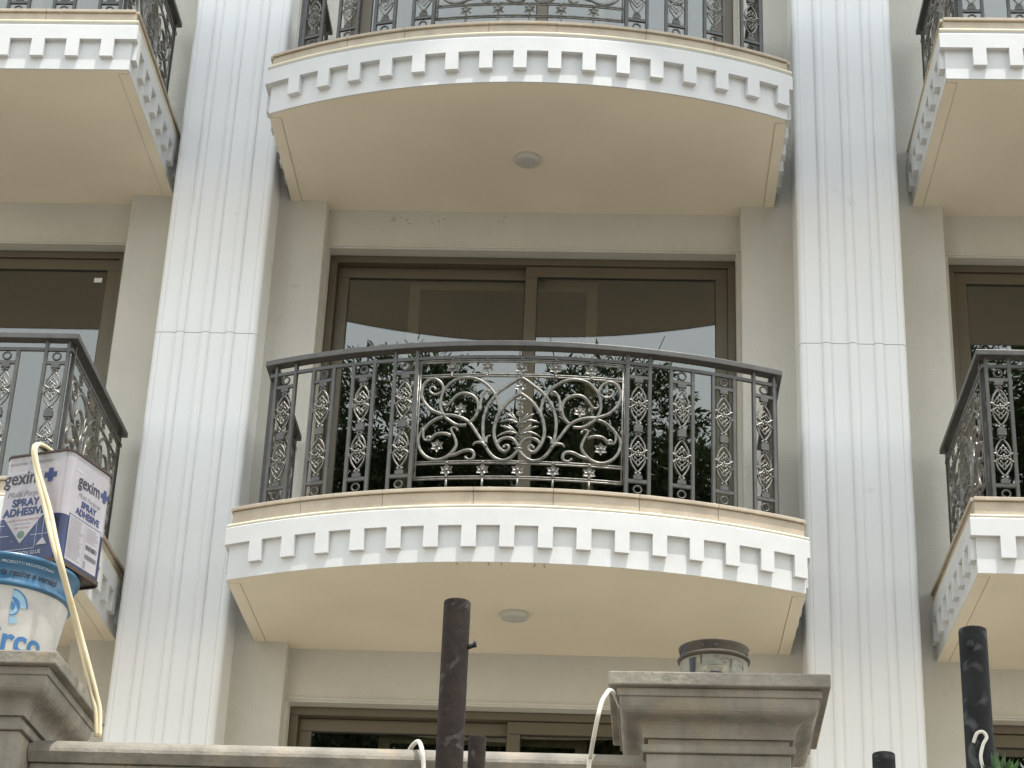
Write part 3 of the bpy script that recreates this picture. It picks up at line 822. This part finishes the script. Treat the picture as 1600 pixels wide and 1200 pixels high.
k = MB(); k.tube(strand([(.60,-7.05,-2.51),(.585,-7.15,-2.508),(.572,-7.20,-2.514),(.563,-7.225,-2.533),(.552,-7.24,-2.559),(.543,-7.25,-2.601),(.534,-7.22,-2.643),(.526,-7.16,-2.677),(.521,-7.14,-2.731),(.515,-7.13,-3.2)], (0, 0)), .0062, 8)
tag(k.build('cable', M_cable), 'white cable hanging beside the right gate pillar cap', 'cable')

# ------------------------------------------------------------------ bucket, adhesive tin, paint can
def flat(name, c, rough=.5, **kw): return mat(name, c, rough, var=.05, vscale=30, **kw)
M_bucket = mat('white_bucket_plastic', (0.55, 0.53, 0.50), 0.45, var=.10, vscale=14, dirt=((.45, .40, .33), 18, .60, .5))
M_blue = mat('blue_bucket_band', (0.05, 0.155, 0.28), 0.3, var=.15, vscale=14, dirt=((.45, .5, .52), 20, .66, .6))
M_inkblue = flat('blue_print', (0.045, 0.17, 0.40))
M_navy = flat('navy_print', (0.018, 0.018, 0.035))
M_plus = flat('royal_blue_print', (0.018, 0.035, 0.13))
M_tin = mat('lilac_tin_lacquer', (0.38, 0.35, 0.37), 0.36, metal=.1, var=.08, vscale=10, bump=1.0, bscale=9, dirt=((.30, .26, .23), 16, .58, .6))
M_tinblue = mat('blue_tin_lacquer', (0.022, 0.032, 0.105), 0.32, metal=.1, var=.22, vscale=12, bump=1.0, bscale=10, dirt=((.35, .35, .38), 22, .66, .6))
M_tinmetal = mat('bare_tin_metal', (0.50, 0.43, 0.34), 0.4, metal=.7, var=.2, vscale=20)
M_rustrim = mat('rust_brown_rim', (0.085, 0.055, 0.042), 0.6, metal=.3, var=.2, vscale=30)
M_grey = flat('grey_print', (0.20, 0.19, 0.21))
M_red = flat('red_print', (0.32, 0.10, 0.09))
M_pale = flat('pale_print', (0.52, 0.55, 0.62))
M_green = flat('green_print', (0.10, 0.17, 0.12))

def text_shape(body, size, shear=0.0, bold=0.0, width=1.0, align='CENTER'):
    cu = bpy.data.curves.new('text', 'FONT'); cu.body = body; cu.size = size; cu.shear = shear; cu.offset = bold
    cu.align_x = align; cu.resolution_u = 3
    ob = bpy.data.objects.new('text', cu); col.objects.link(ob)
    bpy.context.view_layer.update()
    me = ob.evaluated_get(bpy.context.evaluated_depsgraph_get()).to_mesh()
    v = [(p.co.x*width, p.co.y) for p in me.vertices]; f = [list(p.vertices) for p in me.polygons]
    ob.evaluated_get(bpy.context.evaluated_depsgraph_get()).to_mesh_clear()
    bpy.data.objects.remove(ob); bpy.data.curves.remove(cu)
    return v, f
def on_surface(name, v, f, F, m, parent, fine=0.0):
    bm = bmesh.new()
    bv = [bm.verts.new((x, y, 0)) for x, y in v]
    for q in f:
        if len(set(q)) > 2:
            try: bm.faces.new([bv[i] for i in q])
            except ValueError: pass
    if fine:
        bmesh.ops.triangulate(bm, faces=bm.faces)
        for _ in range(5):
            es = [e for e in bm.edges if e.calc_length() > fine]
            if not es: break
            bmesh.ops.subdivide_edges(bm, edges=es, cuts=1)
            bmesh.ops.triangulate(bm, faces=[q for q in bm.faces if len(q.verts) > 3])
    for w in bm.verts: w.co = F(w.co.x, w.co.y)
    me = bpy.data.meshes.new(name); bm.to_mesh(me); bm.free(); me.materials.append(m)
    return link(name, me, parent)
def poly2(pts): return pts, [list(range(len(pts)))]

# bucket
BX, BY, BZ0, BH = -1.150, -6.93, GZ-2.442, .305
bk = thing('bucket', 'white plastic bucket with blue top band standing on the left gate pillar', 'bucket', (BX, BY, BZ0))
def br(z): return .147+.050*(z/BH)
k = MB(); k.lathe([(.001, .004), (.140, .004), (.147, .012)]+[(br(.02+i*.02), .02+i*.02) for i in range(10)]+[(br(.215), .215)], 56); k.build('body', M_bucket, bk)
k = MB(); k.lathe([(br(.215)+.0005, .2152), (br(.216)+.009, .217), (br(.225)+.010, .224), (br(.232)+.002, .231), (br(.290)+.002, .290), (br(.29)+.010, .292), (br(.30)+.010, .303), (br(.30)+.002, .307), (.17, .307), (.165, .295)], 56); k.build('rim_band', M_blue, bk)
def onb(x, z, ang0, e=.0012):
    r = br(z)+e; a = ang0+x/r
    return (r*math.sin(a), -r*math.cos(a), z)
A0 = R(-8)
for txt, size, z, mm, sh, bo, wd, a, e, nm in (
        ('airco', .092, .040, M_inkblue, 0, .0022, 1.0, .56, .0012, 'maker_lettering'),
        ('industria resine e vernici', .026, .243, M_navy, .25, .0003, .92, .47, .0034, 'band_lettering'),
        ('INDUSTRIA PRODOTTI PROFESSIONALI', .0115, .276, M_pale, .1, 0, 1.1, .42, .0034, 'small_lettering')):
    v, f = text_shape(txt, size, sh, bo, wd)
    on_surface(nm, [(x, y+z) for x, y in v], f, lambda x, y: onb(x, y, a, e), mm, bk, .012)
# fan emblem: two quarter discs
def sector(r0, r1, a0, a1, cx, cz, n=10):
    o_ = [(cx+r1*math.cos(a0+(a1-a0)*i/n), cz+r1*math.sin(a0+(a1-a0)*i/n)) for i in range(n+1)]
    i_ = [(cx+r0*math.cos(a1+(a0-a1)*i/n), cz+r0*math.sin(a1+(a0-a1)*i/n)) for i in range(n+1)] if r0 > 0 else [(cx, cz)]
    return poly2(o_+i_)
M_lightblue = flat('light_blue_print', (0.30, 0.48, 0.62))
E1 = (.012, .160)
for r0, r1, a0, a1, mm, e in ((0, .048, 0, math.pi/2, M_lightblue, .0010), (.044, .048, 0, math.pi/2, M_inkblue, .0016), (0, .026, -math.pi/2, math.pi/2, M_lightblue, .0014), (.023, .026, -math.pi/2, math.pi/2, M_inkblue, .0020), (0, .048, -math.pi/2, -math.pi/3.2, M_lightblue, .0010), (.0, .012, -1.2, math.pi/2, M_inkblue, .0022)):
    v, f = sector(r0, r1, a0, a1, *E1)
    on_surface('fan_emblem', v, f, lambda x, y: onb(x, y, .36, e), mm, bk, .012)

# adhesive tin, turned 20 degrees, one corner towards the lane
TS, TH = .225, .345
tc = Vector((-.9814, -7.05)); th = R(20)
L_ = Vector((-math.cos(th), math.sin(th))); R_ = Vector((math.sin(th), math.cos(th)))
ctr = tc+(L_+R_)*TS/2
tn = thing('adhesive_tin', 'lilac and blue square tin of spray adhesive resting on the bucket', 'tin', (ctr.x, ctr.y, GZ-1.787-TH), rotz=-th)
def rsq(h, r, n=5):
    P = []
    for cx, cy, a0 in ((h-r, h-r, 0), (-h+r, h-r, 90), (-h+r, -h+r, 180), (h-r, -h+r, 270)):
        for i in range(n+1):
            a = R(a0+90*i/n); P.append((cx+r*math.cos(a), cy+r*math.sin(a)))
    return P
h = TS/2; RC_ = .026
SPLIT = .148
k = MB(); k.prism(rsq(h, RC_), .012, SPLIT-.0002); k.build('lower_body', M_tinblue, tn)
k = MB(); k.prism(rsq(h, RC_), SPLIT, TH-.006); k.build('upper_body', M_tin, tn)
k = MB(); k.sweep(rsq(h, RC_)[::-1], [(-.004, TH-.006), (.0018, TH-.0055), (.0026, TH-.003), (.0010, TH), (-.004, TH)], closed=True); k.build('top_seam', M_rustrim, tn)
k = MB(); k.prism(rsq(h-.004, RC_-.004), TH-.008, TH-.006); k.build('lid', M_tinmetal, tn)
k = MB(); k.sweep(rsq(h, RC_)[::-1], [(-.004, 0), (.001, 0), (.0030, .004), (.0018, .012), (-.004, .012)], closed=True); k.build('bottom_seam', M_rustrim, tn)
k = MB(); k.prism(rsq(h-.004, RC_-.004), .006, .008); k.build('base', M_rustrim, tn)
def face_front(x, z, e): return (x, -h-e, z)          # the face to the left in the picture
def face_side(x, z, e): return (h+e, x, z)
def put(name, vf, F, m, e=.0012): return on_surface(name, vf[0], vf[1], lambda x, y: F(x, y, e), m, tn)
def tx(body, size, x, z, sh=0, bo=0, wd=1.0):
    v, f = text_shape(body, size, sh, bo, wd); return [(a+x, b+z) for a, b in v], f
def rect(x0, x1, z0, z1): return poly2([(x0, z0), (x1, z0), (x1, z1), (x0, z1)])
def plus(x, z, s, w):
    return poly2([(x-w, z-s), (x+w, z-s), (x+w, z-w), (x+s, z-w), (x+s, z+w), (x+w, z+w), (x+w, z+s), (x-w, z+s), (x-w, z+w), (x-s, z+w), (x-s, z-w), (x-w, z-w)])
ox = -.020
put('certificate_lettering', tx('AN ISO 9001 TEST CERTIFIED', .0115, ox, .312), face_front, M_grey)
put('rule', rect(-.088, .062, .2860, .2885), face_front, M_pale)
put('brand_lettering', tx('gexim', .060, ox-.022, .252, 0, .0008, .86), face_front, M_navy)
put('plus_sign', plus(.052, .270, .021, .008), face_front, M_plus, .0016)
put('purpose_lettering', tx('Multi Purpose', .024, ox, .213, .35), face_front, M_grey)
put('product_lettering', tx('SPRAY', .032, ox, .182, 0, .0012), face_front, M_plus)
put('product_lettering', tx('ADHESIVE', .032, ox, .153, 0, .0012), face_front, M_plus)
put('pennant', poly2([(ox-.066, SPLIT), (ox+.066, SPLIT), (ox, .066)]), face_front, M_tin, .0008)
put('note_lettering', tx('JOIN IN A DURABLE MANNER', .0085, ox, .135), face_front, M_red)
put('note_lettering', tx('LOW ODOUR', .0085, ox, .123), face_front, M_grey)
put('note_lettering', tx('FAST DRYING', .0085, ox, .111), face_front, M_red)
put('leaf_emblem', poly2([(ox+.012*math.cos(i*math.pi/8), .093+.012*math.sin(i*math.pi/8)) for i in range(16)]), face_front, M_green, .0014)
put('slogan_lettering', tx('NEW GENERATION GLUE', .0155, ox-.010, .030, 0, 0, .95), face_front, M_pale)
put('mark_lettering', tx('CE', .013, ox+.006, .0155), face_front, M_pale)
for x0, x1, z0, z1 in ((-.105, -.080, .125, .1262), (-.105, -.06, .092, .0932), (-.105, .030, .0470, .0484), (.030, .0312, .047, .135), (.014, .085, .088, .0892), (.052, .0532, .08, .148)):
    put('grid_line', rect(x0, x1, z0, z1), face_front, M_pale)
put('warning_triangle', poly2([(.036, .056), (.072, .056), (.056, .078)]), face_front, M_tin)
# right hand face
put('rule', rect(-.085, -.045, .292, .2945), face_side, M_pale)
put('brand_lettering', tx('gexim', .054, -.004, .252, 0, .0008, .86), face_side, M_navy)
put('plus_sign', plus(.076, .268, .019, .007), face_side, M_plus, .0016)
put('purpose_lettering', tx('Multi Purpose', .020, .004, .220, .35), face_side, M_grey)
put('product_lettering', tx('SPRAY', .027, .006, .194, 0, .0010), face_side, M_plus)
put('product_lettering', tx('ADHESIVE', .027, .006, .168, 0, .0010), face_side, M_plus)
put('label_border', rect(-.082, .083, .018, .158), face_side, M_plus, .0006)
put('label_panel', rect(-.079, .080, .021, .155), face_side, M_tin, .0012)
put('label_divider', rect(.004, .0055, .021, .155), face_side, M_grey, .0016)
rl = random.Random(5)
for i in range(22):
    z = .150-i*.0056
    put('fine_print', rect(-.074, -.002-rl.uniform(0, .02), z-.0022, z), face_side, M_grey, .0015)
for i in range(7):
    z = .146-i*.0062; put('fine_print', rect(.012, .074-rl.uniform(0, .02), z-.0022, z), face_side, M_grey, .0015)
for z0 in (.082, .054):
    for i in range(16):
        x = .014+i*.0038; put('caution_bar', rect(x, x+.0012+rl.uniform(0, .0018), z0, z0+.014), face_side, M_navy, .0016)
put('fine_print', rect(.012, .024, .024, .046), face_side, M_grey, .0015)

# dirty open paint can on the right pillar
CX, CY, CZ = .858, -6.92, GZ-2.455
cn = thing('paint_can', 'dirty dented open paint can with torn label on the right gate pillar', 'can', (CX, CY, CZ))
cn.scale = (1, 1, .87)
def can_label_mat():
    m = mat('torn_can_label', (0.25, 0.235, 0.18), 0.85, var=.16, vscale=26, dirt=((.09, .085, .07), 34, .60, .7))
    return m
M_canl = can_label_mat()
M_canm = mat('grimy_can_metal', (0.10, 0.08, 0.055), 0.75, metal=.15, var=.25, vscale=18, dirt=((.04, .04, .045), 12, .52, .9))
cr = .094
k = MB(); k.lathe([(.001, .002), (cr-.004, .002), (cr, .006)]+[(cr+.0006*math.sin(i*2.1), .010+i*.010) for i in range(12)]+[(cr, .128)], 48); k.build('body', M_canl, cn)
k = MB(); k.lathe([(cr+.0005, .1285), (cr+.006, .132), (cr+.007, .137), (cr+.005, .142), (cr-.001, .146)], 48); k.build('bead', M_canm, cn)
k = MB(); k.lathe([(cr-.001, .1462), (cr, .150), (cr+.002, .170), (cr+.004, .174), (cr+.003, .177), (cr-.001, .177), (cr-.006, .172), (cr-.006, .05)], 48); k.build('neck', M_canm, cn)
k = MB(); k.lathe([(.001, .060), (cr-.0065, .060)], 40); k.build('dried_paint', M_grey, cn)
for a, z0, z1, w, mm, nm in ((-.75, .075, .122, .016, M_navy, 'paint_drip'), (-.42, .096, .126, .004, M_rubber, 'paint_drip'), (-.66, .03, .122, .011, M_rubber, 'paint_drip'), (.46, .085, .115, .004, M_rubber, 'paint_drip')):
    k = MB(); e = cr+.0022
    k.add([(e*math.sin(a+d*w/cr), -e*math.cos(a+d*w/cr), z) for z, d in ((z0, -.2), (z0, .2), (z1, .5), (z1, -.5))], [(0,1,2,3)]); k.build(nm, mm, cn)
rc = random.Random(9)
M_stain = [flat('black_paint_stain', (0.025, 0.025, 0.025)), flat('brown_paint_stain', (0.16, 0.11, 0.06)), flat('pale_paint_stain', (0.46, 0.44, 0.37)), flat('grey_paint_stain', (0.13, 0.135, 0.12))]
for i in range(20):
    a = rc.uniform(-1.5, 1.5); z = rc.uniform(.035, .125); w = rc.uniform(.003, .009); hh = rc.uniform(.003, .012)
    zone = 0
    if i > 14: z = rc.uniform(.151, .168); hh = rc.uniform(.004, .007); zone = 1; w *= 1.5
    e = cr+(.0012 if not zone else .0022+(z-.15)*.1)+i*.00004
    n = 11; P = []
    for q in range(n):
        k_ = rc.uniform(.55, 1.1); t_ = 2*math.pi*q/n
        P.append((a*cr+w*k_*math.cos(t_), z+hh*k_*math.sin(t_)))
    bm_e = e
    on_surface('paint_stain', P, [list(range(n))], lambda x, y, e=bm_e: (e*math.sin(x/cr), -e*math.cos(x/cr), y), M_stain[rc.choice((0, 1, 1, 3, 3)) if not zone else rc.choice((0, 0, 0, 1))], cn, .006)
def onc(x, z, e=.0016): return ((cr+e)*math.sin(x/cr), -(cr+e)*math.cos(x/cr), z)
M_canp = flat('faded_green_print', (0.14, 0.17, 0.13))
def putc(name, vf, mm, e=.0016): on_surface(name, vf[0], vf[1], lambda x, y: onc(x, y, e), mm, cn, .008)
putc('label_patch', rect(.040, .066, .070, .098), M_canp); putc('label_patch', rect(.046, .060, .076, .092), M_canl, .0020)
for z in (.101, .094, .083): putc('label_line', rect(-.022, .022, z, z+.0035), M_canp)
for x in (-.078, -.073, -.068): putc('label_bar', rect(x, x+.0028, .082, .100), M_canp)
k = MB(); k.add([onc(.046*math.cos(i*math.pi/12), .028+.044*math.sin(i*math.pi/12), .003) for i in range(13)], [list(range(13))])
putc('round_emblem', poly2([(.046*math.cos(i*math.pi/12), .028+.044*math.sin(i*math.pi/12)) for i in range(13)]), M_navy, .0026)

# ------------------------------------------------------------------ trees that the window glass mirrors
def tree(label, base, height, blobs, nleaf, seed, name='leafy_tree', L0=.15, zmin=7.6):
    t = thing(name, label, 'tree', base, group='trees opposite the building')
    r = random.Random(seed)
    k = MB(); top = Vector((r.uniform(-.3, .3), r.uniform(-.3, .3), height*.62))
    k.tube(smooth_pts([(0,0,0), (.06,.03,height*.2), (top.x*.5-.05, top.y*.5, height*.42), tuple(top)], 4), [.20*(1-.55*i/12) for i in range(13)], 9); k.build('trunk', M_bark, t)
    for (c, rad) in blobs:
        k = MB(); c = Vector(c); s0 = top*(.75+.25*r.random())
        mid = (s0+c)/2+Vector((r.uniform(-.3,.3), r.uniform(-.3,.3), .25))
        k.tube(smooth_pts([tuple(s0), tuple(mid), tuple(c)], 5), [.075*(1-.75*i/10) for i in range(11)], 6)
        for q in range(6):
            e = c+Vector((r.gauss(0, rad[0]*.6), r.gauss(0, rad[1]*.6), abs(r.gauss(0, rad[2]*.9))))
            k.tube(smooth_pts([tuple(mid), tuple((mid+e)/2+Vector((0,0,.15))), tuple(e)], 3), [.028*(1-.8*i/6) for i in range(7)], 5)
        k.build('branch', M_bark, t)
    k = MB(); tot = sum(b[1][0]*b[1][1]*b[1][2] for b in blobs)
    vs = k.v; fs = k.f
    for c, rad in blobs:
        n = int(nleaf*rad[0]*rad[1]*rad[2]/tot)
        nspray = max(1, n//11)
        for _ in range(nspray):
            while True:
                p = Vector((r.uniform(-1,1), r.uniform(-1,1), r.uniform(-1,1)))
                if p.length < 1: break
            p = p*(p.length**-.35)
            o_ = Vector((c[0]+p.x*rad[0], c[1]+p.y*rad[1], c[2]+p.z*rad[2]))
            d = (Vector((p.x, p.y, p.z+.35))+Vector((r.gauss(0,.5), r.gauss(0,.5), r.gauss(0,.4)))).normalized()
            for j in range(11):
                b = o_+d*(j*.040)
                l = (d*.8+Vector((r.gauss(0,.7), r.gauss(0,.7), r.gauss(-.1,.5)))).normalized()
                ln = L0*r.uniform(.6, 1.15); w = ln*.13
                sd = l.cross(Vector((r.gauss(0,1), r.gauss(0,1), r.gauss(0,1))))
                sd = sd.normalized()*w if sd.length > 1e-3 else Vector((w,0,0))
                i0 = len(vs); m_ = b+l*ln*.5
                for q in (b, m_+sd, b+l*ln, m_-sd): vs.append((q.x, q.y, q.z))
                fs.append([i0, i0+1, i0+2, i0+3]); k.sm.append(False)
    me = bpy.data.meshes.new('crown'); me.from_pydata(k.v, [], k.f); me.materials.append(M_leaf); me.update()
    c = link('crown', me, t); c['kind'] = 'stuff'
    return t
tree('tall leafy tree mirrored in the middle window glass', (-1.2, -14.5, 0), 16.0,
     [((-1.3, .6, 13.95), (1.2, 1.0, 1.0)), ((1.7, 0, 14.05), (1.2, 1.0, 1.1)), ((.4, .2, 12.35), (2.8, 1.4, 1.6)), ((.2, .3, 13.35), (1.5, 1.0, .8)), ((-2.2, .4, 12.15), (1.5, 1.2, 1.5)), ((3.2, .3, 12.05), (1.7, 1.3, 1.6)), ((-.6, .2, 10.05), (2.8, 1.4, 1.6)), ((2.6, .2, 9.85), (2.6, 1.4, 1.6))], 150000, 11, L0=.17)
tree('leafy tree mirrored in the right hand window glass', (4.9, -10.6, 0), 13.5,
     [((-.2, .4, 12.2), (1.9, 1.4, 1.4)), ((1.8, .2, 11.6), (1.8, 1.4, 1.5)), ((-1.3, .9, 10.2), (1.5, 1.3, 1.2)), ((.8, .2, 9.6), (2.0, 1.4, 1.2))], 60000, 23)
tree('low leafy tree mirrored in the lowest window glass', (.4, -19.0, 0), 13.0,
     [((0, 0, 11.3), (3.2, 1.6, 2.4)), ((-2.8, 0, 10.2), (2.2, 1.6, 2.4)), ((3.2, 0, 10.2), (2.4, 1.6, 2.4)), ((0, 0, 7.4), (3.6, 1.6, 2.2))], 80000, 31, L0=.2)
tree('broad dark tree standing behind the other mirrored trees', (.2, -25.0, 0), 20.0,
     [((-2.6, 0, 16.3), (2.4, 1.8, 2.4)), ((1.0, 0, 16.0), (2.6, 1.8, 2.8)), ((4.4, 0, 15.4), (2.4, 1.8, 2.6)), ((-1.0, 0, 12.0), (3.6, 1.8, 3.0)), ((3.4, 0, 11.6), (3.6, 1.8, 3.0))], 90000, 37, L0=.26)
